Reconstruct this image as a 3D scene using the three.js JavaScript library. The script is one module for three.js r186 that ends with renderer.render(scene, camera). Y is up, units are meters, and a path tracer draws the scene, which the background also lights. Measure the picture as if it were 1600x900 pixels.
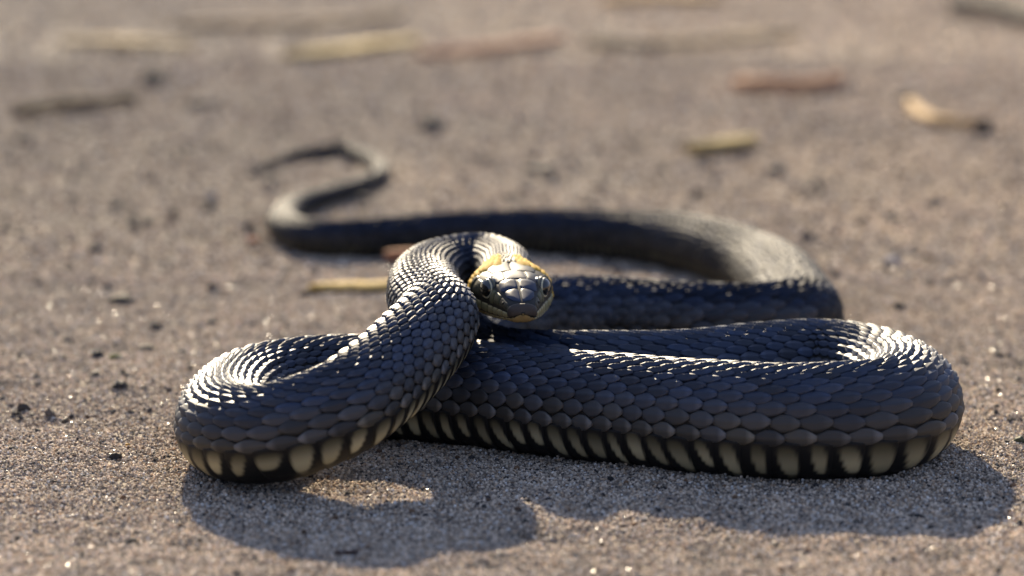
import * as THREE from 'three';
import { ImprovedNoise } from 'three/addons/math/ImprovedNoise.js';
import { mergeGeometries } from 'three/addons/utils/BufferGeometryUtils.js';

// ---------------------------------------------------------------- camera, sky, sun, exposure
// The plan below is in millimetres: X to the right, Y up from the sand, Z is the distance ahead of the camera.
const MM = 0.001;
const scene = new THREE.Scene();
const camera = new THREE.PerspectiveCamera(11.6, 16 / 9, 0.05, 200);
camera.position.set(0, 136 * MM, 0);
camera.rotation.set(-10 * Math.PI / 180, 0, 0);
camera.focus = 0.581;
camera.userData.fStop = 12;
scene.add(camera);

const SKY = 0.75;
const SUN_EL = 25.7 * Math.PI / 180, SUN_AZ = 11 * Math.PI / 180;          // behind the snake, a little to the left
const sunDir = new THREE.Vector3(-Math.sin(SUN_AZ) * Math.cos(SUN_EL), Math.sin(SUN_EL), -Math.cos(SUN_AZ) * Math.cos(SUN_EL));
// a clear, slightly hazy daytime sky: deeper blue overhead, paler towards the horizon, a soft glow round the sun
{
  const W = 512, H = 256, data = new Float32Array(W * H * 4), mix = (a, b, t) => a + (b - a) * t;
  for (let j = 0; j < H; j++) for (let i = 0; i < W; i++) {
    const el = ((j + 0.5) / H - 0.5) * Math.PI, az = ((i + 0.5) / W - 0.5) * 2 * Math.PI, y = Math.sin(el);
    const dot = Math.cos(az) * Math.cos(el) * sunDir.x + y * sunDir.y + Math.sin(az) * Math.cos(el) * sunDir.z, angle = Math.acos(Math.min(1, Math.max(-1, dot)));
    const low = Math.exp(-Math.max(y, 0) / 0.13), glow = 0.5 * Math.exp(-angle / 0.35) + 0.16 * Math.exp(-angle / 0.9);
    const base = [mix(0.108, 0.175, low), mix(0.152, 0.21, low), mix(0.268, 0.285, low)];
    [1, 0.9, 0.76].forEach((g, c) => { data[(j * W + i) * 4 + c] = (base[c] + glow * g * 0.4) * SKY; });
    data[(j * W + i) * 4 + 3] = 1;
  }
  const sky = new THREE.DataTexture(data, W, H, THREE.RGBAFormat, THREE.FloatType);
  sky.mapping = THREE.EquirectangularReflectionMapping;
  sky.magFilter = THREE.LinearFilter;
  sky.needsUpdate = true;
  scene.background = sky;
  scene.environment = sky;
}
const sun = new THREE.DirectionalLight(new THREE.Color().setRGB(1.0, 0.84, 0.6), 5.0);
sun.position.copy(sunDir.clone().multiplyScalar(3)).add(new THREE.Vector3(0, 0, -0.6));
sun.target.position.set(0, 0, -0.6);
sun.castShadow = true;
sun.shadow.mapSize.set(4096, 4096);
Object.assign(sun.shadow.camera, { left: -0.4, right: 0.4, top: 0.4, bottom: -0.4, near: 0.5, far: 6 });
sun.shadow.bias = -0.0002;
scene.add(sun, sun.target);
const EXPOSURE = 3.05;

// ---------------------------------------------------------------- helpers
const V3 = (x, y, z) => new THREE.Vector3(x, y, z);
function rng(seed) { let a = seed >>> 0; return () => { a = (a + 0x6d2b79f5) | 0; let t = Math.imul(a ^ (a >>> 15), 1 | a); t = (t + Math.imul(t ^ (t >>> 7), 61 | t)) ^ t; return ((t ^ (t >>> 14)) >>> 0) / 4294967296; }; }
const clamp = THREE.MathUtils.clamp, lerp = THREE.MathUtils.lerp, smooth = THREE.MathUtils.smoothstep;
const perlin = new ImprovedNoise();
const n2 = (x, y, k = 0.37) => perlin.noise(x + 311.7, y + 127.3, k);
const place = (x, y, z) => V3(x * MM, y * MM, -z * MM);
const names = {};
function numbered(name) { const k = names[name] = (names[name] ?? -1) + 1; return k ? name + '_' + String(k).padStart(3, '0') : name; }
function tag(o, label, category, group) { o.userData = { label, category }; if (group) o.userData.group = group; return o; }
function shadowed(o) { o.castShadow = true; o.receiveShadow = true; return o; }
function part(name, geometry, material, parent) { const m = shadowed(new THREE.Mesh(geometry, material)); m.name = name; parent.add(m); return m; }
// a buffer geometry from flat lists in millimetres, turned to the scene's axes
function makeGeo(pos, idx, col, origin = [0, 0, 0]) {
  const g = new THREE.BufferGeometry(), p = new Float32Array(pos.length);
  for (let i = 0; i < pos.length; i += 3) { p[i] = (pos[i] - origin[0]) * MM; p[i + 1] = (pos[i + 1] - origin[1]) * MM; p[i + 2] = -(pos[i + 2] - origin[2]) * MM; }
  g.setAttribute('position', new THREE.BufferAttribute(p, 3));
  if (col) g.setAttribute('color', new THREE.BufferAttribute(new Float32Array(col), 3));
  g.setIndex(idx);
  g.computeVertexNormals();
  return g;
}

// ---------------------------------------------------------------- the ground
function groundH(x, z) {                                                     // height of the sand in mm
  const near = 1 - smooth(Math.hypot(x, z - 600), 900, 3000);
  return 1.1 * n2(x / 34, z / 34) + 0.75 * n2(x / 9.5, z / 9.5, 3.1) * near + 0.28 * n2(x / 3.6, z / 3.6, 7.7) * near
    + 1.5 * n2(x / 150, z / 230, 5.5) * smooth(z, 700, 1300) - 0.25;
}
function sandTone(x, z) {                                                     // moist darker patches, pale dry ones, grain-size speckle
  const a = n2(x / 70, z / 70, 1.3), b = n2(x / 17, z / 17, 2.9), c = n2(x / 6, z / 6, 4.4), d = n2(x / 1.9, z / 1.9, 9.1);
  const dark = smooth(n2(x / 11, z / 15, 12.6) + 0.5 * n2(x / 4, z / 4, 14.6), 0.42, 0.62);
  const t = (1 - 0.38 * smooth(z, 680, 1250)) * (1 - 0.17 * smooth(z, 800, 1400) * (1 - smooth(x, -260, 60))) * clamp(1 + 0.22 * a + 0.22 * b + 0.2 * c + 0.25 * d, 0.4, 1.7) * (1 - 0.55 * dark), warm = smooth(x / 300 + z / 1900 + 0.5 * a, 0.35, 1.2);  // far darkening paints in grain self-shade; dimmer far left, warmer to the right
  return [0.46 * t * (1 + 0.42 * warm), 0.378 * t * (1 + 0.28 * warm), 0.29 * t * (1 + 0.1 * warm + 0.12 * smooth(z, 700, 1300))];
}
{
  const line = (lo, hi, bands) => { const out = []; for (const [a, b, s] of bands) for (let v = a; v < b - 1e-6; v += s) out.push(v); let v = bands.at(-1)[1], s = bands.at(-1)[2]; while (v < hi) { out.push(v); s *= 1.35; v += s; } out.push(hi); v = bands[0][0]; s = bands[0][2]; while (v > lo) { s *= 1.35; v -= s; out.unshift(Math.max(v, lo)); } return out; };
  const xs = line(-60000, 60000, [[-380, -125, 4], [-125, 125, 1.25], [125, 380, 4]]), zs = line(-60000, 60000, [[420, 800, 1.25], [800, 1950, 4]]);
  const nx = xs.length, nz = zs.length, pos = [], col = [], idx = [];
  for (const z of zs) for (const x of xs) { pos.push(x, groundH(x, z), z); const c = sandTone(x, z), k = lerp(0.5, 0.29, Math.max(smooth(Math.abs(x) / (Math.max(z, 100) * 0.2 + 5), 0.85, 1.7), smooth(z, 2000, 2500), 1 - smooth(z, 380, 470))); col.push(c[0] * k, c[1] * k, c[2] * k); }  // bare sheet darkened beyond the grains, painting in their missing self-shade
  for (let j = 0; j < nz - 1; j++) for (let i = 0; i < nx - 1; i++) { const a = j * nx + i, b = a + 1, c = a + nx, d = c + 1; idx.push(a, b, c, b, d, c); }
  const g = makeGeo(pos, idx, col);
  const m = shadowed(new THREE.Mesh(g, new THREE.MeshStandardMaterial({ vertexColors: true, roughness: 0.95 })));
  m.name = 'ground'; m.userData = { kind: 'structure', label: 'dry grey-brown sandy ground' };
  scene.add(m);
}

// sand grains: far too many to count, one object for the dull ones and one for the glassy ones
function grainShape(seed, squash) {
  const r = rng(seed), g = new THREE.IcosahedronGeometry(1, 0), p = g.attributes.position, memo = {};
  for (let i = 0; i < p.count; i++) {
    const k = [p.getX(i), p.getY(i), p.getZ(i)].map((v) => v.toFixed(2)).join();
    memo[k] ??= 0.72 + 0.5 * r();
    p.setXYZ(i, p.getX(i) * memo[k], p.getY(i) * memo[k] * squash, p.getZ(i) * memo[k]);
  }
  g.computeVertexNormals();
  return g;
}
function scatter(name, label, material, shape, count, seed, zOf, sizeOf, colorOf) {
  const im = shadowed(new THREE.InstancedMesh(shape, material, count)), r = rng(seed), q = new THREE.Quaternion(), m = new THREE.Matrix4(), e = new THREE.Euler(), c = new THREE.Color(), near = zOf(() => 0) < 600;
  for (let i = 0; i < count; i++) {
    const w = r(), z = w < 0.06 && near ? 470 - 150 * r() * r() : zOf(r), x = (r() - 0.5) * (z * 0.39 + 8) * (1 + 2.2 * Math.pow(r(), 5)), s = sizeOf(r, z);
    e.set(r() * 6.28, r() * 6.28, r() * 6.28); q.setFromEuler(e);
    m.compose(place(x, groundH(x, z) + s * (0.1 + 0.5 * r()), z), q, V3(s * MM, s * MM, s * MM));
    im.setMatrixAt(i, m);
    c.setRGB(...colorOf(r, x, z)); im.setColorAt(i, c);
  }
  im.name = name; im.userData = { kind: 'stuff', label };
  scene.add(im);
}
const grainColor = (r, x, z) => {
  const k = r(), t = (0.45 + 1.05 * r());
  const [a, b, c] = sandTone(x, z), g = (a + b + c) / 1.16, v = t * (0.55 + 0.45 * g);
  if (k < 0.60) return [0.53 * v, 0.43 * v, 0.325 * v];
  if (k < 0.75) return [0.42 * v, 0.295 * v, 0.19 * v];
  if (k < 0.87) return [0.2 * v, 0.165 * v, 0.135 * v];
  if (k < 0.93) return [0.05 * v, 0.047 * v, 0.045 * v];
  return [0.62 * v, 0.58 * v, 0.52 * v];
};
{
  const dull = new THREE.MeshStandardMaterial({ color: 0xffffff, roughness: 0.85 });
  const glassy = new THREE.MeshPhysicalMaterial({ color: 0xffffff, roughness: 0.3 });
  const nearZ = (r) => 462 + 330 * Math.pow(r(), 1.12), farZ = (r) => 780 + 660 * Math.pow(r(), 1.15), wayZ = (r) => 1000 + 1350 * Math.pow(r(), 0.62);
  const fine = (r) => 0.15 + 0.26 * Math.pow(r(), 1.6), mid = (r) => 0.3 + 0.5 * Math.pow(r(), 2), big = (r, z) => (0.5 + 0.9 * Math.pow(r(), 3)) * (z < 1150 ? 0.75 : 1.1);
  for (let k = 0; k < 3; k++) scatter(numbered('sand_grains'), 'fine dull sand grains lying over the whole ground', dull, grainShape(11 + k, [1, 0.8, 0.65][k]), 150000, 21 + k, nearZ, fine, grainColor);
  scatter(numbered('sand_grains'), 'fine dull sand grains lying over the whole ground', dull, grainShape(15, 0.8), 180000, 25, farZ, mid, grainColor);
  scatter(numbered('sand_grains'), 'coarse sand grains far behind the snake', dull, grainShape(16, 0.75), 115000, 26, wayZ, big, (r, x, z) => grainColor(r, x, z).map((v) => v * 1.28));
  const bright = (r, x, z) => { const v = 0.25 + 0.4 * r(), w = r(); return [v, v * lerp(0.97, 0.85, w), v * lerp(0.93, 0.6, w)]; };
  scatter('quartz_grains', 'glassy glinting grains among the sand', glassy, grainShape(17, 0.8), 14500, 27, nearZ, fine, bright);
  scatter('quartz_grains_001', 'glassy glinting grains among the sand', glassy, grainShape(18, 0.8), 3000, 28, farZ, (r) => 0.16 + 0.22 * r(), bright);
  scatter('grit', 'dark and brown grit specks lying on the sand', dull, grainShape(19, 0.8), 5000, 29, (r) => 465 + 700 * r(), (r, z) => (0.3 + 0.55 * Math.pow(r(), 3)) * (z > 800 ? 1.5 : 1), (r) => { const v = 0.5 + r(); return r() < 0.7 ? [0.035 * v, 0.032 * v, 0.03 * v] : [0.13 * v, 0.075 * v, 0.04 * v]; });
  scatter('grit_001', 'coarser dark crumbs of soil on the sand behind and beside the snake', dull, grainShape(20, 0.7), 560, 57, (r) => 600 + 620 * Math.pow(r(), 1.3), (r, z) => (0.7 + 1.0 * Math.pow(r(), 2)) * (z > 850 ? 1.5 : 1), (r) => { const v = 0.6 + r(); return [0.06 * v, 0.052 * v, 0.045 * v]; });
}

// ---------------------------------------------------------------- the snake
// spine from the back of the head to the tail tip: x, height (null: resting on the sand), z, radius
const SPINE = [
  [-1.4, 31, 608.6, 5.6], [-1.5, 30.7, 615, 5.85], [-2.3, 29.9, 625, 6.3], [-7.6, 29.4, 635.5, 6.75], [-15.2, 29, 629, 7.1], [-18.9, 28.8, 614, 7.5], [-18.4, 28.2, 596, 8.0],
  [-15.6, 27.0, 578, 8.5], [-19.6, 23.7, 565, 8.9], [-25.6, 19.8, 553, 9.2], [-34.2, 15.6, 542, 9.4], [-46, 11.6, 541, 9.7], [-54.6, 10.0, 549, 10.0], [-57.2, null, 566, 10.5],
  [-53.4, null, 583, 10.7], [-43.5, null, 591.5, 10.8], [-30, null, 592, 11], [-15, null, 588, 11], [0, null, 580.5, 11], [13.3, null, 573, 11.1], [26, null, 566.5, 11.3], [39, null, 560, 11.5],
  [51.4, null, 556, 11.6], [64, null, 555.5, 11.7], [75, null, 560, 11.7], [81.2, null, 577, 11.65], [76.5, null, 596, 11.6], [66.5, null, 603.5, 11.5], [55, null, 600.5, 11.5], [41, null, 595, 11.4],
  [27, null, 592.5, 11.3], [12, null, 594, 11.2], [-1, null, 600, 11], [-10, null, 615, 10.9], [-12, null, 636, 10.8], [-6, null, 657, 10.7], [5, null, 669, 10.6], [18, null, 671.5, 10.5],
  [30.7, null, 669, 10.4], [46, null, 664.5, 10.4], [59, null, 665, 10.3], [69, null, 676, 10.1], [70.6, null, 700, 9.9], [69.8, null, 730, 9.6], [67, null, 762, 9.1], [57, null, 788, 8.6],
  [45, null, 809, 8.1], [31, null, 823, 7.5], [9, null, 834, 6.8], [-18, null, 833, 6.2], [-44, null, 828, 5.8], [-58.5, null, 831, 5.4], [-67.5, null, 848, 5.0], [-71.3, null, 878, 4.5],
  [-70, null, 906, 3.9], [-62.5, null, 928, 3.4], [-53, null, 955, 3.1], [-46, null, 990, 2.8], [-51.5, null, 1026, 2.6], [-64.5, null, 1052, 2.6], [-78.5, null, 1043, 2.4], [-92.8, null, 1001, 1.2],
];
const SNOUT = [2.3, 28.6, 578.2], HEAD_L = 30.5;
const HEAD = [ // distance behind the snout, half width, height above and below the axis, squareness, how much wider below than above
  [0, 0.3, 0.2, 0.25, 1, 0], [0.35, 2.1, 0.9, 1.2, .85, 0], [1.1, 2.85, 1.5, 1.9, .78, .02], [2.3, 3.3, 2.0, 2.3, .72, .05], [4, 3.8, 2.6, 2.65, .68, .09], [7, 4.7, 3.6, 3.3, .64, .13], [10, 5.55, 4.5, 3.9, .62, .16],
  [13, 6.45, 4.8, 4.4, .64, .17], [17, 7.9, 4.8, 4.9, .68, .17], [20.5, 8.8, 4.7, 5.2, .74, .15], [23.5, 8.5, 4.7, 5.2, .82, .1], [27, 6.7, 4.95, 5.2, .94, .03], [30.5, 5.6, 5.3, 5.2, 1, 0],
];
const BELLY = 0.94;
const table = [];                                                              // one entry per half millimetre from the snout
{
  const pts = SPINE.map(([x, y, z, r]) => V3(x, y ?? r * BELLY - 0.4 + (z > 720 ? 0.3 + groundH(x, z) : 0), z)), curve = new THREE.CatmullRomCurve3(pts, false, 'centripetal');
  const raw = [], N = 5200;
  for (let i = 0; i <= N; i++) { const t = i / N, f = t * (SPINE.length - 1), k = Math.min(Math.floor(f), SPINE.length - 2), w = f - k; raw.push([curve.getPoint(t), lerp(SPINE[k][3], SPINE[k + 1][3], w)]); }
  const centres = [], snout = V3(...SNOUT), base = pts[0];
  for (let s = 0; s < HEAD_L; s += 0.5) centres.push([snout.clone().lerp(base, s / HEAD_L), s]);
  let s = HEAD_L, next = HEAD_L;
  raw.forEach(([p, r], i) => { if (i) s += p.distanceTo(raw[i - 1][0]); if (s >= next) { centres.push([p, s, r]); next += 0.5; } });
  // soften the bend between the head's axis and the neck
  const soft = centres.map(([p], i) => { if (i < 44 || i > centres.length - 9) return p; const m = V3(0, 0, 0); let n = 0; for (let k = -8; k <= 8; k++) { const w = 9 - Math.abs(k); m.addScaledVector(centres[clamp(i + k, 0, centres.length - 1)][0], w); n += w; } return m.divideScalar(n); });
  soft.forEach((p, i) => {
    const a = soft[Math.max(i - 3, 0)], b = soft[Math.min(i + 3, soft.length - 1)], T = b.clone().sub(a).normalize();
    const U = V3(0, 1, 0).addScaledVector(T, -T.y).normalize(), R = V3().crossVectors(U, T).normalize();
    const e = { p, T, U, R, s: centres[i][1] };
    if (e.s < HEAD_L) {
      let k = 0; while (k < HEAD.length - 2 && HEAD[k + 1][0] < e.s) k++;
      const w = clamp((e.s - HEAD[k][0]) / (HEAD[k + 1][0] - HEAD[k][0]), 0, 1);
      [e.W, e.A, e.B, e.ex, e.fl] = [1, 2, 3, 4, 5].map((c) => lerp(HEAD[k][c], HEAD[k + 1][c], w));
    } else {
      const r = centres[i][2] * (1 + 0.022 * perlin.noise(e.s / 17, 3.3, 0.7)), w = smooth(e.s, HEAD_L, HEAD_L + 14);
      e.W = lerp(5.6, r, w); e.A = lerp(5.3, r, w); e.B = lerp(5.2, r * BELLY, w); e.ex = 1; if (e.s > HEAD_L + 14) { const sag = smooth(e.s, 150, 200); e.W = r * (1 + 0.03 * sag); e.A = r * (1 - 0.025 * sag); e.B = r * BELLY; e.fl = 0.05 * sag; }
    }
    e.fl ??= 0;
    table.push(e);
  });
}
const LENGTH = table.at(-1).s;
const tmp = { p: V3(), U: V3(), R: V3() };
function at(s) { const f = clamp(s / 0.5, 0, table.length - 1.001), k = Math.floor(f), w = f - k, a = table[k], b = table[k + 1]; return { p: tmp.p.lerpVectors(a.p, b.p, w), U: tmp.U.lerpVectors(a.U, b.U, w), R: tmp.R.lerpVectors(a.R, b.R, w), W: lerp(a.W, b.W, w), A: lerp(a.A, b.A, w), B: lerp(a.B, b.B, w), ex: lerp(a.ex, b.ex, w), fl: lerp(a.fl, b.fl, w) }; }
// a point of the skin: s mm behind the snout, phi degrees round from the back (positive: the animal's side towards +R), lifted by off mm
function skin(s, phi, off = 0) {
  const e = at(s), f = phi * Math.PI / 180, sn = Math.sin(f), cs = Math.cos(f), V = cs > 0 ? e.A : e.B;
  const x = Math.sign(sn) * Math.pow(Math.abs(sn), e.ex) * e.W * (1 - e.fl * cs), y = Math.sign(cs) * Math.pow(Math.abs(cs), e.ex) * V;
  let nx = sn / e.W, ny = cs / V; const l = Math.hypot(nx, ny) || 1; nx /= l; ny /= l;
  const a = x + nx * off, b = y + ny * off;
  return [e.p.x + e.R.x * a + e.U.x * b, e.p.y + e.R.y * a + e.U.y * b, e.p.z + e.R.z * a + e.U.z * b];
}
const snake = new THREE.Group();
snake.name = 'snake';
tag(snake, 'dark grey keel-scaled grass snake coiled on the sand, yellow-collared head facing forward', 'snake');
scene.add(snake);
const ORIGIN = [0, 0, 585];
snake.position.copy(place(...ORIGIN));
const snakeGeo = (pos, idx, col) => makeGeo(pos, idx, col, ORIGIN);

const skinMat = new THREE.MeshPhysicalMaterial({ vertexColors: true, roughness: 0.55, specularIntensity: 0.4 });
const scaleMat = new THREE.MeshPhysicalMaterial({ vertexColors: true, roughness: 0.54, specularIntensity: 0.64 });
const neckMat = new THREE.MeshPhysicalMaterial({ vertexColors: true, roughness: 0.6, specularIntensity: 0.34 });
const collarMat = new THREE.MeshPhysicalMaterial({ vertexColors: true, roughness: 0.75, specularIntensity: 0.15 });
const crownMat = new THREE.MeshPhysicalMaterial({ vertexColors: true, roughness: 0.5, specularIntensity: 0.22 });
const tailMat = new THREE.MeshPhysicalMaterial({ vertexColors: true, roughness: 0.68, specularIntensity: 0.16 });
const scuteMat = new THREE.MeshPhysicalMaterial({ vertexColors: true, roughness: 0.5, specularIntensity: 0.3 });
const plateMat = new THREE.MeshPhysicalMaterial({ vertexColors: true, roughness: 0.42, specularIntensity: 0.32 });
const { body } = (() => {
  // the whole animal from snout to tail tip as one skin
  const M = 56, pos = [], col = [], idx = [], rows = [];
  for (let s = 0; s < LENGTH; s += s < 36 ? 0.5 : 1.25) rows.push(s);
  rows.push(LENGTH);
  for (const s of rows) for (let k = 0; k < M; k++) {
    const phi = k / M * 360, p = skin(s, phi, s > 40 ? -0.12 : -0.02);
    pos.push(...p);
    const a = Math.abs(phi > 180 ? phi - 360 : phi), h = s < 30;
    const c = h ? (a > 150 ? [0.16, 0.13, 0.06] : a > 88 ? [0.014, 0.013, 0.01] : a > 62 ? [0.06, 0.055, 0.034] : [0.018, 0.018, 0.018]) : [0.01, 0.0095, 0.009];
    col.push(...c);
  }
  for (let j = 0; j < rows.length - 1; j++) for (let k = 0; k < M; k++) { const a = j * M + k, b = j * M + (k + 1) % M, c = a + M, d = b + M; idx.push(a, b, c, b, d, c); }
  const first = pos.length / 3; pos.push(...SNOUT); col.push(0.2, 0.13, 0.05);
  for (let k = 0; k < M; k++) idx.push(first, (k + 1) % M, k);
  const last = pos.length / 3; pos.push(...table.at(-1).p.toArray()); col.push(0.01, 0.01, 0.01);
  for (let k = 0; k < M; k++) idx.push(last, (rows.length - 1) * M + k, (rows.length - 1) * M + (k + 1) % M);
  return { body: part('body', snakeGeo(pos, idx, col), skinMat, snake) };
})();

// one keeled, overlapping scale: free edge towards the tail
const TS = [0, 0.07, 0.2, 0.36, 0.52, 0.68, 0.83, 0.94, 1], BS = [-1, -0.93, -0.62, -0.26, 0, 0.26, 0.62, 0.93, 1];
function scaleGeo(sc, phi, len, halfDeg, r, color, light, keel, round = 0.62, skew = 0, seam = 0.3) {
  const pos = [], col = [], idx = [], nb = BS.length, k0 = clamp(r / 11, 0.25, 1), A = V3(...skin(sc - len * 0.45, phi)), B = V3(...skin(sc + len * 0.55, phi)), ratio = A.distanceTo(B) / len, k = k0 * clamp(ratio, 0.62, 1.1), narrow = lerp(0.6, 1, clamp((ratio - 0.4) / 0.5, 0, 1));
  TS.forEach((t, j) => BS.forEach((b, i) => {
    const u = clamp(t, 0.015, 0.985), shape = round < 0.5 ? 0.12 + 0.88 * Math.pow(Math.min(1, u / 0.36, (1 - u) / 0.36), 0.75) : Math.pow(Math.sin(Math.PI * Math.pow(u, 0.9)), round), edge = Math.abs(b) > 0.99 || t === 0 || t === 1;
    const dome = (1 - b * b) * (seam > 0.5 ? 0.25 : round < 0.5 ? 0.26 : 0.38) * k * Math.min(1, shape * 1.1), ridge = keel * 0.27 * k * Math.max(0, 1 - Math.abs(b) / 0.27) * smooth(t, 0.05, 0.4);
    let off = (0.02 + 0.58 * Math.pow(t, 1.2)) * k + dome + ridge;
    if (edge) off = (t === 0 || Math.abs(b) > 0.99 ? -0.12 + 0.22 * t : 0.1) * k;
    pos.push(...skin(sc + (t - 0.45) * len, phi + skew + b * halfDeg * narrow * shape, off));
    const w = edge ? seam : t > 0.82 ? light : Math.abs(b) > 0.9 ? 1.1 : 1;
    col.push(color[0] * w, color[1] * w, color[2] * w);
  }));
  for (let j = 0; j < TS.length - 1; j++) for (let i = 0; i < nb - 1; i++) { const a = j * nb + i, b = a + 1, c = a + nb, d = c + 1; idx.push(a, b, c, b, d, c); }
  return snakeGeo(pos, idx, col);
}
const eyeAt = V3(0, 136, 0);
const balls = table.filter((_, i) => i % 4 === 0).map((e) => [e.p.x, e.p.y, e.p.z, Math.min(e.W, e.A) * 0.93]);
function visible(p, n) {                                                      // can the skin there be seen from in front?
  const d = eyeAt.clone().sub(p), l = d.length(); d.divideScalar(l);
  if (n.dot(d) < 0.12) return 0;
  for (const [x, y, z, r] of balls) { const qx = x - p.x, qy = y - p.y, qz = z - p.z, t = qx * d.x + qy * d.y + qz * d.z; if (t > 0 && qx * qx + qy * qy + qz * qz > r * r * 1.3 && qx * qx + qy * qy + qz * qz - t * t < r * r) return 0; }
  return n.dot(d) / (l * l) * 1e6;
}
function aim(s, phi) { const p = V3(...skin(s, phi)); return visible(p, V3(...skin(s, phi, 1)).sub(p)); }
const lambdaAt = (r) => Math.max(0.39 * r, 0.9);
const ROWS = [];                                                              // angles of the 19 rows, wider towards the belly
{ const half = [0]; let w = 9.4, a = 0; for (let i = 1; i <= 9; i++) { a += w * (1 + 0.95 * Math.pow(i / 9, 3)); half.push(a); } const f = 92 / half[9]; for (let i = -9; i <= 9; i++) ROWS.push([Math.sign(i) * half[Math.abs(i)] * f, Math.abs(i)]); }
{
  const r0 = rng(77), rings = [];
  for (let s = 29.5; s < LENGTH - 4;) { const l = lambdaAt(at(s).W) * (0.96 + 0.08 * r0()); rings.push([s, l]); s += l; }
  const made = [];
  for (const [s0, l] of rings) for (const [phi, i] of ROWS) {
    const s = s0 + (i % 2 ? l / 2 : 0), r = at(s).W, j = 1 + 0.75 * (r0() - 0.5), far = 1 - 0.4 * smooth(s, 540, 640), side = smooth(i, 5.5, 9), olive = r0() * 0.3 + side * 0.75;
    const c = [lerp(0.021, 0.045, olive) * j * far, lerp(0.032, 0.042, olive) * j * far, lerp(0.061, 0.036, olive) * j * far];  // blue sky sheen tinted into the colour, olive lower down
    const collar = false;
    const next = ROWS[Math.min(i, 8) + 10][0] - ROWS[Math.min(i, 8) + 9][0];
    made.push({ s, phi, l: l * (1.1 + 0.09 * r0()), half: next * (i > 7 ? 0.58 : 0.61 + 0.07 * r0()), r, c, light: i === 9 ? 2.4 : 1.5, keel: i > 7 ? 0.3 : 1, i, round: i > 7 ? 0.4 : i > 5 ? 0.58 : 0.74 });
  }
  for (const m of made) m.seen = aim(m.s, m.phi) * m.l * m.half * m.r;
  const order = [...made].sort((a, b) => b.seen - a.seen), top = new Set(order.slice(0, 300)), rest = [], tail = [], neck = [];
  for (const m of made) {
    if (m.r < 0.9) continue;
    const g = scaleGeo(m.s, m.phi, m.l, m.half * (m.s > 470 ? 0.95 + 0.35 * r0() : 1), m.r, m.c, m.light, m.keel, m.round, (r0() - 0.5) * (m.s > 470 ? 7 : 1.6), m.s > 470 ? 0.75 : 0.3);
    if (top.has(m)) part(numbered('scale'), g, m.s < 92 ? neckMat : scaleMat, snake); else (m.s < 92 ? neck : m.s > 470 ? tail : rest).push(g);
  }
  const all = part('small_scales', mergeGeometries(rest), scaleMat, snake);
  all.userData = { kind: 'stuff' };
  part('neck_scales', mergeGeometries(neck), neckMat, snake).userData = { kind: 'stuff' };
  part('tail_scales', mergeGeometries(tail), tailMat, snake).userData = { kind: 'stuff' };
  // belly scutes: one across the belly for each ring of scales; pale ends, black fronts and middle
  const TT = [0, 0.06, 0.16, 0.26, 0.36, 0.46, 0.56, 0.66, 0.76, 0.85, 0.93, 1], PH = [];
  for (let p = 95; p <= 265; p += p < 140 || p > 218 ? 2 : 13) PH.push(p);
  const scutes = [];
  for (const [s0, l0] of rings) {
    if (at(s0).W < 1.2) continue;
    const l = l0 * 1.16, pos = [], col = [], idx = [], np = PH.length, k = clamp(at(s0).W / 11, 0.25, 1), cut = [100 + 5 * r0(), 100 + 5 * r0()], low = [123 + 18 * r0() + (s0 < 175 ? 4 : 0), 123 + 18 * r0() + (s0 < 175 ? 4 : 0)], tint = 0.7 + 0.5 * r0(), slant = [0.06 + 0.14 * r0(), 0.06 + 0.14 * r0()], wide = [0.18 + 0.14 * r0(), 0.18 + 0.14 * r0()];
    TT.forEach((t) => PH.forEach((phi, i) => {
      const a = phi > 180 ? 360 - phi : phi, h = phi > 180 ? 1 : 0, endRound = 6 * Math.pow(Math.abs(t - 0.55) / 0.55, 2), edge = t === 0 || t === 1 || i === 0 || i === np - 1;
      const ph = i === 0 ? phi + endRound : i === np - 1 ? phi - endRound : phi;
      const off = edge ? -0.06 : (0.06 + 0.38 * t) * k + 0.12 * k * Math.sin(Math.PI * t);
      pos.push(...skin(s0 + (t - 0.45) * l, ph, off));
      const mid = (cut[h] + low[h]) / 2, e = (a - mid) / ((low[h] - cut[h]) / 2 + 3), q = Math.pow(Math.abs(e), 3.5) + Math.pow(Math.abs((t - 0.63 - slant[h] * e) / (wide[h] * (1 - 0.22 * e))), 3), pale = (1 - smooth(q, 0.35, 1.4)) * (1 - 0.75 * smooth(s0, 560, 640)), top = 1 - smooth(e, -0.95, 0.4);  // pale ends faded on the rear coil, painting in its shade
      col.push(lerp(0.012, lerp(0.41, 0.08, top) * tint, pale), lerp(0.012, lerp(0.37, 0.07, top) * tint, pale), lerp(0.012, lerp(0.235, 0.042, top) * tint, pale));
    }));
    for (let j = 0; j < TT.length - 1; j++) for (let i = 0; i < np - 1; i++) { const a = j * np + i, b = a + 1, c = a + np, d = c + 1; idx.push(a, b, c, b, d, c); }
    scutes.push({ g: snakeGeo(pos, idx, col), seen: Math.max(aim(s0, 106), aim(s0, -106)) });
  }
  scutes.sort((a, b) => b.seen - a.seen);
  const hidden = [];
  scutes.forEach((q, i) => { if (q.seen > 0 && i < 110) part(numbered('belly_scute'), q.g, scuteMat, snake); else hidden.push(q.g); });
  part('small_belly_scutes', mergeGeometries(hidden), scuteMat, snake).userData = { kind: 'stuff' };
}

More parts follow.
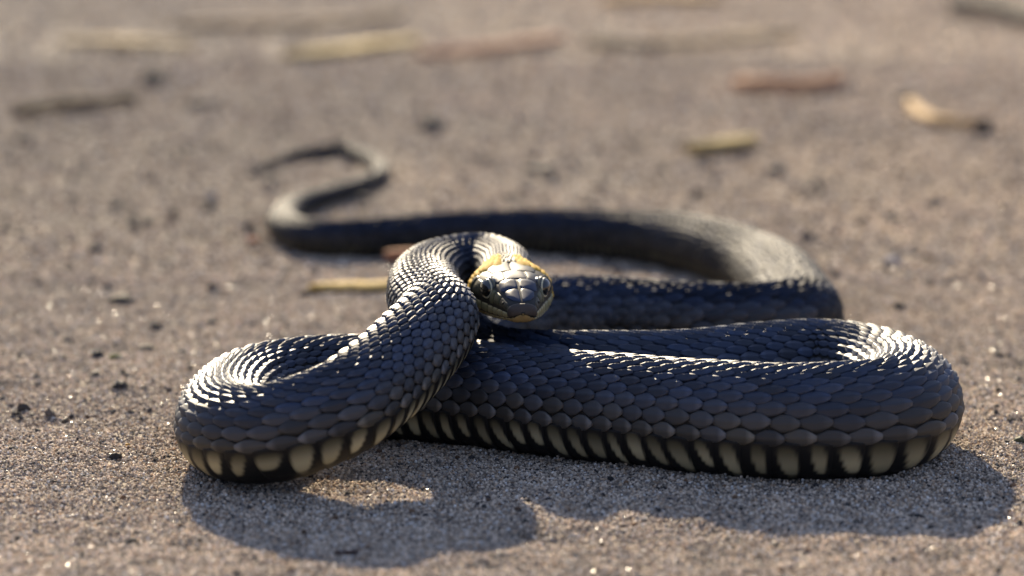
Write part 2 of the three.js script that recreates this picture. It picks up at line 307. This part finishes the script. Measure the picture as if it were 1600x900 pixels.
// sand pressed up along the belly where the snake lies
{
  const lying = table.filter((e) => e.s > 175 && e.s < LENGTH - 8 && e.W > 2), count = 26000, r = rng(303);
  const im = shadowed(new THREE.InstancedMesh(grainShape(31, 0.8), new THREE.MeshStandardMaterial({ color: 0xffffff, roughness: 0.85 }), count)), q = new THREE.Quaternion(), m = new THREE.Matrix4(), e3 = new THREE.Euler(), c = new THREE.Color();
  for (let i = 0; i < count; i++) {
    const e = lying[Math.floor(Math.pow(r(), 1.25) * lying.length)], side = r() < 0.5 ? -1 : 1, d = 0.3 + 0.66 * r(), x = e.p.x + e.R.x * side * d * e.W, z = e.p.z + e.R.z * side * d * e.W, size = 0.16 + 0.3 * Math.pow(r(), 1.6);
    const heap = 0.14 * e.W * Math.max(0, 1 - Math.abs(d - 0.58) / 0.36) * (0.5 + 0.5 * perlin.noise(e.s / 6, side * 9, 2.2));
    e3.set(r() * 6.28, r() * 6.28, r() * 6.28); q.setFromEuler(e3);
    m.compose(place(x, groundH(x, z) + size * 0.3 + heap * r(), z), q, V3(size * MM, size * MM, size * MM));
    im.setMatrixAt(i, m); im.setColorAt(i, c.setRGB(...grainColor(r, x, z)));
  }
  im.name = numbered('sand_grains'); im.userData = { kind: 'stuff', label: 'sand grains pushed up against the lying coils' };
  scene.add(im);
}

// plates of the head: polygons of (mm behind the snout, degrees round from the crown)
const phiAt = (u, v) => { const e = at(u); let lo = 0, hi = 90; for (let i = 0; i < 24; i++) { const m = (lo + hi) / 2, f = m * Math.PI / 180; if (Math.pow(Math.sin(f), e.ex) * e.W * (1 - e.fl * Math.cos(f)) < Math.abs(v)) lo = m; else hi = m; } return Math.sign(v) * lo; };
function plate(name, corners, color, thick = 0.16, material = plateMat, gap = 0.06, dome = 0.1) {
  const n = corners.length, out = [], cx = corners.reduce((a, c) => a + c[0], 0) / n, cy = corners.reduce((a, c) => a + c[1], 0) / n;
  for (let i = 0; i < n; i++) { const a = corners[i], b = corners[(i + 1) % n], c = corners[(i + n - 1) % n]; for (let k = 0; k < 6; k++) { const t = k / 6; let u = lerp(a[0], b[0], t), v = lerp(a[1], b[1], t); if (k === 0) { u = lerp(u, (b[0] + c[0]) / 2, 0.06); v = lerp(v, (b[1] + c[1]) / 2, 0.06); } out.push([u, v]); } }
  const rings = [[1, -0.1], [1 - gap, thick * 0.75], [1 - gap * 2, thick], [0.62, thick + dome * 0.7], [0.3, thick + dome]], m = out.length, pos = [], col = [], idx = [];
  rings.forEach(([k, off], j) => out.forEach(([u, v]) => { pos.push(...skin(Math.max(cx + (u - cx) * k, 0.05), cy + (v - cy) * k, off)); const w = j < 1 ? 0.5 : 1; col.push(color[0] * w, color[1] * w, color[2] * w); }));
  pos.push(...skin(cx, cy, thick + dome)); col.push(...color);
  const c = pos.length / 3 - 1, flip = out.reduce((a, [u, v], i) => { const [x, y] = out[(i + 1) % m]; return a + u * y - x * v; }, 0) > 0;
  const tri = (a, b, d) => flip ? idx.push(a, b, d) : idx.push(a, d, b);
  for (let j = 0; j < rings.length - 1; j++) for (let i = 0; i < m; i++) { const a = j * m + i, b = j * m + (i + 1) % m; tri(a, b, a + m); tri(b, b + m, a + m); }
  for (let i = 0; i < m; i++) tri((rings.length - 1) * m + i, (rings.length - 1) * m + (i + 1) % m, c);
  return part(numbered(name), snakeGeo(pos, idx, col), material, snake);
}
{
  const topColor = [0.03, 0.041, 0.072], flank = [0.09, 0.086, 0.048], lip = [0.3, 0.255, 0.125];  // bluish topColor carries a painted sky reflection
  const top = (name, pts, color = topColor) => plate(name, pts.map(([u, v]) => [u, phiAt(u, v)]), color, 0.16, pts[0][0] > 11 ? crownMat : plateMat);
  for (const s of [-1, 1]) {
    const q = (pts) => pts.map(([u, v]) => [u, v * s]);
    top('snout_plate', q([[2.2, 0.05], [2.9, 1.9], [4.6, 2.9], [6.6, 3.1], [7.0, 0.05]]));           // between the nostrils
    top('brow_plate', q([[7.1, 0.05], [6.7, 3.15], [7.4, 3.8], [10.6, 3.9], [11.1, 2.3], [11.0, 0.05]]));
    top('eyebrow_plate', q([[11.2, 2.35], [10.8, 3.95], [12.4, 4.6], [16.4, 5.0], [17.2, 3.4], [16.6, 2.15]]), [0.028, 0.036, 0.056]);
    top('crown_plate', q([[17.4, 0.05], [17.0, 2.2], [17.4, 4.6], [21, 5.2], [25.2, 3.4], [26.0, 0.05]]), [0.032, 0.037, 0.047]);
    // side of the face
    const side = (name, pts, color) => plate(name, pts.map(([u, f]) => [u, f * s]), color, 0.14, plateMat, 0.12);
    side('nostril_plate', [[2.4, 52], [2.2, 84], [5.6, 88], [5.8, 54]], [0.06, 0.052, 0.034]);
    side('cheek_plate', [[6.1, 56], [5.9, 88], [8.6, 90], [8.8, 60]], flank);
    side('cheek_plate', [[9.0, 62], [8.8, 91], [10.6, 92], [10.6, 66]], [0.12, 0.118, 0.065]);
    const lips = [[1.6, 4.0], [4.1, 6.3], [6.4, 8.7], [8.8, 11.2], [11.3, 14.2], [14.3, 17.8], [17.9, 21.6]];
    lips.forEach(([a, b], i) => { side('upper_lip_scale', [[a + 0.05, 91 + i * 0.6], [a, 116], [b - 0.1, 117], [b, 92 + i * 0.6]], i > 3 ? [0.24, 0.22, 0.11] : lip); side('lower_lip_scale', [[a - 0.4, 121], [a - 0.4, 140], [b - 0.5, 141], [b - 0.5, 121]], [0.31, 0.26, 0.13]); });
    side('temple_scale', [[15.4, 62], [15.6, 90], [19.4, 93], [19.2, 60]], [0.07, 0.066, 0.042]);
    side('temple_scale', [[19.5, 56], [19.7, 92], [22.2, 94], [22.6, 52]], [0.05, 0.047, 0.032]);
    side('temple_scale', [[20.4, 96], [20.6, 116], [23.0, 118], [23.0, 98]], [0.15, 0.14, 0.07]);
    // collar: three rows of yellow scales in a crescent behind the crown
    const crescent = [];
    for (let i = 0; i < 9; i++) for (let k = 0; k < 3; k++) { const f = 17 + i * 10.5, u = 23.4 + 1.9 * k - 2.0 * (f - 20) / 85 + (i % 2 ? 0.8 : 0); crescent.push(scaleGeo(u, f * s, 4.4, 9, 9, [0.46, 0.29 + 0.02 * k, 0.05], 1.2, 0.3)); }
    const c = part(numbered('collar_patch'), mergeGeometries(crescent), collarMat, snake); c.userData = { label: 'golden yellow crescent patch behind the head' };
    const nape = [];
    for (let i = 0; i < 7; i++) for (let k = 0; k < 2; k++) nape.push(scaleGeo(25.4 + 2.5 * k + (i % 2 ? 1.1 : 0), (i * 3.4 + 1.5) * s, 2.8, 4.4, 6, [0.05, 0.05, 0.042], 1.2, 0.6));
    part(numbered('nape_scales'), mergeGeometries(nape), crownMat, snake).userData = { kind: 'stuff' };
    // eye: black ball, thin pale iris ring, round pupil
    const u = 13.2, p = V3(...skin(u, 68 * s, -0.75)), out = table[26].R.clone().multiplyScalar(s).addScaledVector(table[26].T, -0.5).addScaledVector(table[26].U, 0.12).normalize();
    const eye = new THREE.Group(); eye.name = numbered('eye'); snake.add(eye);
    eye.position.set((p.x - ORIGIN[0]) * MM, (p.y - ORIGIN[1]) * MM, -(p.z - ORIGIN[2]) * MM);
    eye.quaternion.setFromUnitVectors(V3(0, 0, 1), V3(out.x, out.y, -out.z).normalize());
    const glossy = new THREE.MeshPhysicalMaterial({ color: new THREE.Color().setRGB(0.012, 0.011, 0.01), roughness: 0.12, clearcoat: 1, clearcoatRoughness: 0.04 });
    part('eyeball', new THREE.SphereGeometry(2.25 * MM, 40, 28), glossy, eye);
    const iris = part('iris', new THREE.TorusGeometry(1.93 * MM, 0.16 * MM, 10, 48), new THREE.MeshStandardMaterial({ color: new THREE.Color().setRGB(0.68, 0.62, 0.4), roughness: 0.4 }), eye);
    iris.position.z = 1.2 * MM;
    const pupil = part('pupil', new THREE.SphereGeometry(1.82 * MM, 32, 12, 0, Math.PI * 2, 0, Math.PI / 2), new THREE.MeshPhysicalMaterial({ color: new THREE.Color().setRGB(0.004, 0.004, 0.004), roughness: 0.06, clearcoat: 1, clearcoatRoughness: 0.03 }), eye);
    pupil.rotation.x = Math.PI / 2; pupil.scale.y = 0.58; pupil.position.z = 1.25 * MM;
    const lid = part('eyelid', new THREE.TorusGeometry(2.15 * MM, 0.24 * MM, 10, 48), new THREE.MeshStandardMaterial({ color: new THREE.Color().setRGB(0.13, 0.12, 0.075), roughness: 0.4 }), eye);
    lid.position.z = 0.55 * MM;
    const np = V3(...skin(3.9, 70 * s, 0.16)), nostril = part(numbered('nostril'), new THREE.SphereGeometry(0.34 * MM, 14, 10), new THREE.MeshStandardMaterial({ color: 0x050403, roughness: 0.8 }), snake);
    nostril.position.set((np.x - ORIGIN[0]) * MM, (np.y - ORIGIN[1]) * MM, -(np.z - ORIGIN[2]) * MM);
  }
  // centre plates
  top('crown_plate', [[11.2, 0], [11.3, 2.2], [16.4, 2.0], [17.9, 0], [16.4, -2.0], [11.3, -2.2]], [0.03, 0.039, 0.062]);
  // rostral at the tip of the snout and the chin below it, built from front-facing caps
  const cap = (name, f0, f1, s0, s1, color) => { const pos = [], col = [], idx = [], nu = 8, nf = 16; for (let j = 0; j <= nu; j++) for (let i = 0; i <= nf; i++) { const e = j === 0 || i === 0 || i === nf; pos.push(...skin(lerp(s1, s0, j / nu), lerp(f0, f1, i / nf), e ? -0.05 : 0.17)); const w = e ? 0.6 : 1; col.push(color[0] * w, color[1] * w, color[2] * w); } for (let j = 0; j < nu; j++) for (let i = 0; i < nf; i++) { const a = j * (nf + 1) + i, b = a + 1, c = a + nf + 1, d = c + 1; idx.push(a, c, b, b, c, d); } part(name, snakeGeo(pos, idx, col), plateMat, snake); };
  cap('rostral_plate', -118, 118, 0.02, 1.75, [0.062, 0.05, 0.042]);
  cap('chin_plate', 124, 236, 0.02, 2.6, [0.29, 0.21, 0.09]);
}

// ---------------------------------------------------------------- stones, straw and litter
const flat = (rough) => (r, g, b) => new THREE.MeshStandardMaterial({ color: new THREE.Color().setRGB(r, g, b), roughness: rough });
const stoneMat = flat(0.8), strawMat = flat(0.6);
function stone(name, label, x, z, [a, b, c], color, seed, group) {
  const r = rng(seed), ox = r() * 90, g = new THREE.IcosahedronGeometry(1, 3), p = g.attributes.position;
  for (let i = 0; i < p.count; i++) { const v = V3().fromBufferAttribute(p, i), k = 1 + 0.42 * perlin.noise(v.x * 1.1 + ox, v.y * 1.1, v.z * 1.1) + 0.16 * perlin.noise(v.x * 3 + ox, v.y * 3, v.z * 3); p.setXYZ(i, v.x * k * a * MM, (v.y * k * b + b * 0.55) * MM, v.z * k * c * MM); }
  g.computeVertexNormals();
  const m = shadowed(new THREE.Mesh(g, stoneMat(...color))); m.name = numbered(name); m.position.copy(place(x, groundH(x, z) - 0.1, z)); m.rotation.y = r() * 0.8 - 0.4;
  scene.add(tag(m, label, name === 'clod' ? 'clod' : 'pebble', group)); return m;
}
const dark = [0.022, 0.021, 0.022], G = 'dark pebbles scattered on the sand';
stone('pebble', 'rounded black pebble left of the snake\'s front left bend', -89.6, 634.7, [1.7, 1.2, 1.4], dark, 101, G);
stone('pebble', 'small black pebble low beside the front left bend of the snake', -81.6, 568.7, [1.25, 0.9, 1.0], dark, 102, G);
stone('pebble', 'small dark pebble beside the mossy crumb left of the snake', -101, 677.5, [1.5, 1.1, 1.2], [0.02, 0.021, 0.026], 103, G);
stone('pebble', 'dark pebble between the straw and the left edge, upper of a close pair', -91.2, 712.8, [1.4, 1.2, 1.2], dark, 104, G);
stone('clod', 'flat dark brown crumb below the dark pebble pair left of the snake', -90.3, 688, [2.3, 0.9, 1.6], [0.06, 0.05, 0.04], 105);
stone('clod', 'wide flat dark brown clod left of the pale straw tip', -105.2, 751.9, [3.6, 1.5, 2.4], [0.05, 0.04, 0.03], 106);
stone('pebble', 'tiny black pebble near the lower left corner', -69.9, 506.3, [0.9, 0.7, 0.7], dark, 107, G);
stone('pebble', 'small black pebble right of the snake\'s rear right bend', 103, 742.2, [1.5, 1.3, 1.3], dark, 108, G);
stone('pebble', 'olive green pebble at the right edge beside the front right bend', 107.4, 583.9, [1.3, 1.0, 1.1], [0.07, 0.075, 0.04], 109);
stone('pebble', 'pale whitish pebble right of the rear right bend', 110.3, 813.1, [3.0, 1.8, 2.2], [0.4, 0.36, 0.33], 110);
stone('pebble', 'black pebble behind the tail, in the middle of the far sand', -31.4, 1133, [5.0, 3.2, 4.4], [0.04, 0.038, 0.038], 111, G);
stone('pebble', 'black pebble far behind on the left, beyond the dark twig', -166.9, 1317.3, [6.2, 4.6, 5.2], [0.03, 0.029, 0.028], 112, G);
stone('clod', 'dull grey clod right of the dark twig on the far left', -135.7, 1222.1, [5.2, 2.6, 4.2], [0.1, 0.09, 0.085], 113);
stone('pebble', 'black pebble touching the end of the tan straw on the right', 189, 1129, [3.4, 4.2, 3.2], [0.02, 0.02, 0.022], 114, G);
stone('pebble', 'dark pebble just behind the tan straw on the right', 174.6, 1253.2, [4.6, 3.4, 4.2], [0.05, 0.046, 0.044], 115, G);
stone('clod', 'dark grey clod below the yellow leaf on the far right', 94.5, 1008.6, [4.2, 2.2, 3.2], [0.08, 0.072, 0.066], 116);
stone('clod', 'flat dark clod behind the rear strand, in line with the head', 9.6, 1008.6, [5.2, 1.6, 3.0], [0.06, 0.054, 0.05], 117);
stone('pebble', 'small amber pebble glinting beside the rear left bend of the tail', -78.5, 850, [1.9, 1.8, 1.7], [0.5, 0.22, 0.08], 118).material = new THREE.MeshPhysicalMaterial({ color: new THREE.Color().setRGB(0.55, 0.26, 0.1), roughness: 0.15, clearcoat: 1, clearcoatRoughness: 0.08 });
stone('pebble', 'tiny orange-yellow pebble beside the lower black pebble left of the snake', -80.5, 579.7, [0.7, 0.5, 0.6], [0.45, 0.25, 0.05], 119);
stone('pebble', 'grey pebble left of the rear coil, halfway to the left edge', -124.3, 836.6, [2.4, 1.8, 2.0], [0.06, 0.055, 0.055], 120, G);
stone('pebble', 'pale grey pebble on the sand left of the tail', -101.7, 949.7, [2.4, 1.5, 2.0], [0.36, 0.32, 0.28], 121);
stone('clod', 'green mossy crumb between dark pebbles left of the snake', -96.3, 675.1, [1.5, 0.8, 1.0], [0.14, 0.15, 0.05], 122);
stone('pebble', 'pale stone behind the head, inside the rear loop', 12, 745, [5.2, 2.0, 4.5], [0.33, 0.29, 0.26], 123);

// a stem or blade lying on the sand: points [x, z, lift], half width and half thickness in mm
function litter(name, label, category, pts, width, thick, color, tip = 0.3, group) {
  const curve = new THREE.CatmullRomCurve3(pts.map(([x, z, y]) => V3(x, groundH(x, z) + thick * 0.7 + (y ?? 0), z))), pos = [], col = [], idx = [], N = 36, M = 12, o = pts[0];
  for (let i = 0; i <= N; i++) {
    const t = i / N, p = curve.getPoint(t), T = curve.getTangent(t), S = V3(T.z, 0, -T.x).normalize(), U = V3().crossVectors(T, S); if (U.y < 0) U.negate();
    const w = width * lerp(tip, 1, Math.pow(Math.sin(Math.PI * clamp(t, 0.02, 0.98)), 0.6)) * (1 + 0.12 * n2(t * 9, o[0])), h = thick * (1 + 0.15 * n2(t * 7, o[1]));
    for (let k = 0; k < M; k++) { const f = k / M * 6.2832, c = 1 + 0.35 * n2(t * 14, k * 0.7 + o[0]); const a = Math.cos(f) * w, b = Math.sin(f) * h - 0.25 * thick * (Math.cos(f) ** 2); pos.push(p.x + S.x * a + U.x * b, p.y + S.y * a + U.y * b, p.z + S.z * a + U.z * b); col.push(color[0] * c, color[1] * c, color[2] * c); }
  }
  for (let i = 0; i < N; i++) for (let k = 0; k < M; k++) { const a = i * M + k, b = i * M + (k + 1) % M; idx.push(a, a + M, b, b, a + M, b + M); }
  for (const [row, way] of [[0, 1], [N, -1]]) { const c = pos.length / 3, p = curve.getPoint(row / N); pos.push(p.x, p.y, p.z); col.push(...color); for (let k = 0; k < M; k++) { const a = row * M + k, b = row * M + (k + 1) % M; way > 0 ? idx.push(c, a, b) : idx.push(c, b, a); } }
  const origin = [o[0], 0, o[1]], m = shadowed(new THREE.Mesh(makeGeo(pos, idx, col, origin), new THREE.MeshStandardMaterial({ vertexColors: true, roughness: 0.9, side: THREE.DoubleSide })));
  m.name = numbered(name); m.position.copy(place(...origin)); scene.add(tag(m, label, category, group)); return m;
}
litter('straw', 'pale yellow straw lying just behind the raised neck', 'straw', [[-55, 764, 0.8], [-46, 768, 0.4], [-36, 771, 0.6], [-20, 778, 1]], 4.6, 1.3, [0.42, 0.29, 0.09], 0.25);
stone('clod', 'dark crumb at the tip of the straw behind the neck', -56, 762, [1.7, 1.1, 1.4], [0.05, 0.035, 0.02], 131);
litter('dry_leaf', 'small orange-brown leaf scrap against the rear strand behind the neck', 'leaf', [[-37, 812, 1.5], [-32, 813, 2.4], [-24, 813, 2.4], [-16, 812, 1.8]], 3.6, 1.6, [0.3, 0.13, 0.06], 0.5);
litter('straw', 'yellow-green straw far behind the tail', 'straw', [[-114, 1434, 1], [-95, 1450, 1.5], [-70, 1490, 2], [-52, 1530, 1.5]], 7, 2, [0.42, 0.31, 0.1], 0.3);
litter('twig', 'reddish brown twig far behind, right of the yellow straw', 'twig', [[-46, 1430, 2], [-28, 1440, 3], [-2, 1475, 3], [26, 1540, 2]], 6, 2.4, [0.3, 0.15, 0.09], 0.6);
litter('dry_leaf', 'curled reddish brown leaf on the far sand at right', 'leaf', [[102, 1283, 3], [116, 1270, 3.4], [132, 1280, 3], [150, 1308, 2]], 6, 3, [0.3, 0.15, 0.08], 0.6);
litter('straw', 'tan straw with a dark end on the right far sand', 'straw', [[172, 1218, 1.6], [172, 1180, 1.6], [175, 1150, 2], [187, 1134, 1.6]], 3.2, 1.9, [0.3, 0.19, 0.08], 0.7);
litter('dry_leaf', 'small mustard yellow leaf on the sand behind the right bend', 'leaf', [[66, 1056, 1.4], [76, 1060, 2], [84, 1072, 2], [93, 1090, 1.4]], 5, 2, [0.3, 0.22, 0.07], 0.4);
litter('straw', 'long dull tan straw at the top, right of centre', 'straw', [[44, 1495, 2], [80, 1500, 2.6], [120, 1525, 2.6], [158, 1558, 2]], 5, 2, [0.3, 0.23, 0.13], 0.5);
litter('straw', 'ochre straw in the upper left, above the black pebble', 'straw', [[-236, 1500, 2], [-212, 1492, 3], [-190, 1480, 3], [-168, 1480, 2]], 8, 2, [0.38, 0.28, 0.14], 0.5);
litter('straw', 'long brown stalk across the upper left of the far sand', 'straw', [[-192, 1600, 2], [-155, 1605, 3], [-115, 1625, 3], [-68, 1690, 2]], 7, 2.4, [0.24, 0.175, 0.11], 0.5);
litter('twig', 'dark brown twig at the far left', 'twig', [[-208, 1180, 1.5], [-194, 1196, 3], [-180, 1208, 2], [-164, 1226, 2.5]], 3.4, 2.4, [0.09, 0.065, 0.035], 0.5);
litter('dry_leaf', 'ochre leaf at the top edge, right of centre', 'leaf', [[58, 1800, 2], [84, 1805, 4], [106, 1806, 4], [132, 1822, 2]], 10, 2.6, [0.38, 0.24, 0.09], 0.4);
litter('twig', 'black twig in the upper right corner', 'twig', [[268, 1725, 3], [284, 1690, 5], [296, 1650, 4], [304, 1612, 3]], 7, 5.4, [0.035, 0.03, 0.03], 0.6);
litter('twig', 'short grey-brown twig left of the long tan straw at the top', 'twig', [[40, 1512, 2], [52, 1500, 3], [64, 1486, 3], [76, 1474, 2]], 5, 2.4, [0.13, 0.105, 0.08], 0.5);
litter('twig', 'small dark twig lying in the shadow in front of the snake', 'twig', [[-32.2, 495.4, 0.2], [-30, 495.5, 0.3], [-27.6, 496, 0.2]], 0.55, 0.35, [0.05, 0.025, 0.02], 0.4);

// ---------------------------------------------------------------- draw
const renderer = new THREE.WebGLRenderer({ antialias: true });
renderer.toneMapping = THREE.LinearToneMapping;
renderer.toneMappingExposure = EXPOSURE;
renderer.shadowMap.enabled = true;
renderer.shadowMap.type = THREE.PCFSoftShadowMap;
renderer.render(scene, camera);
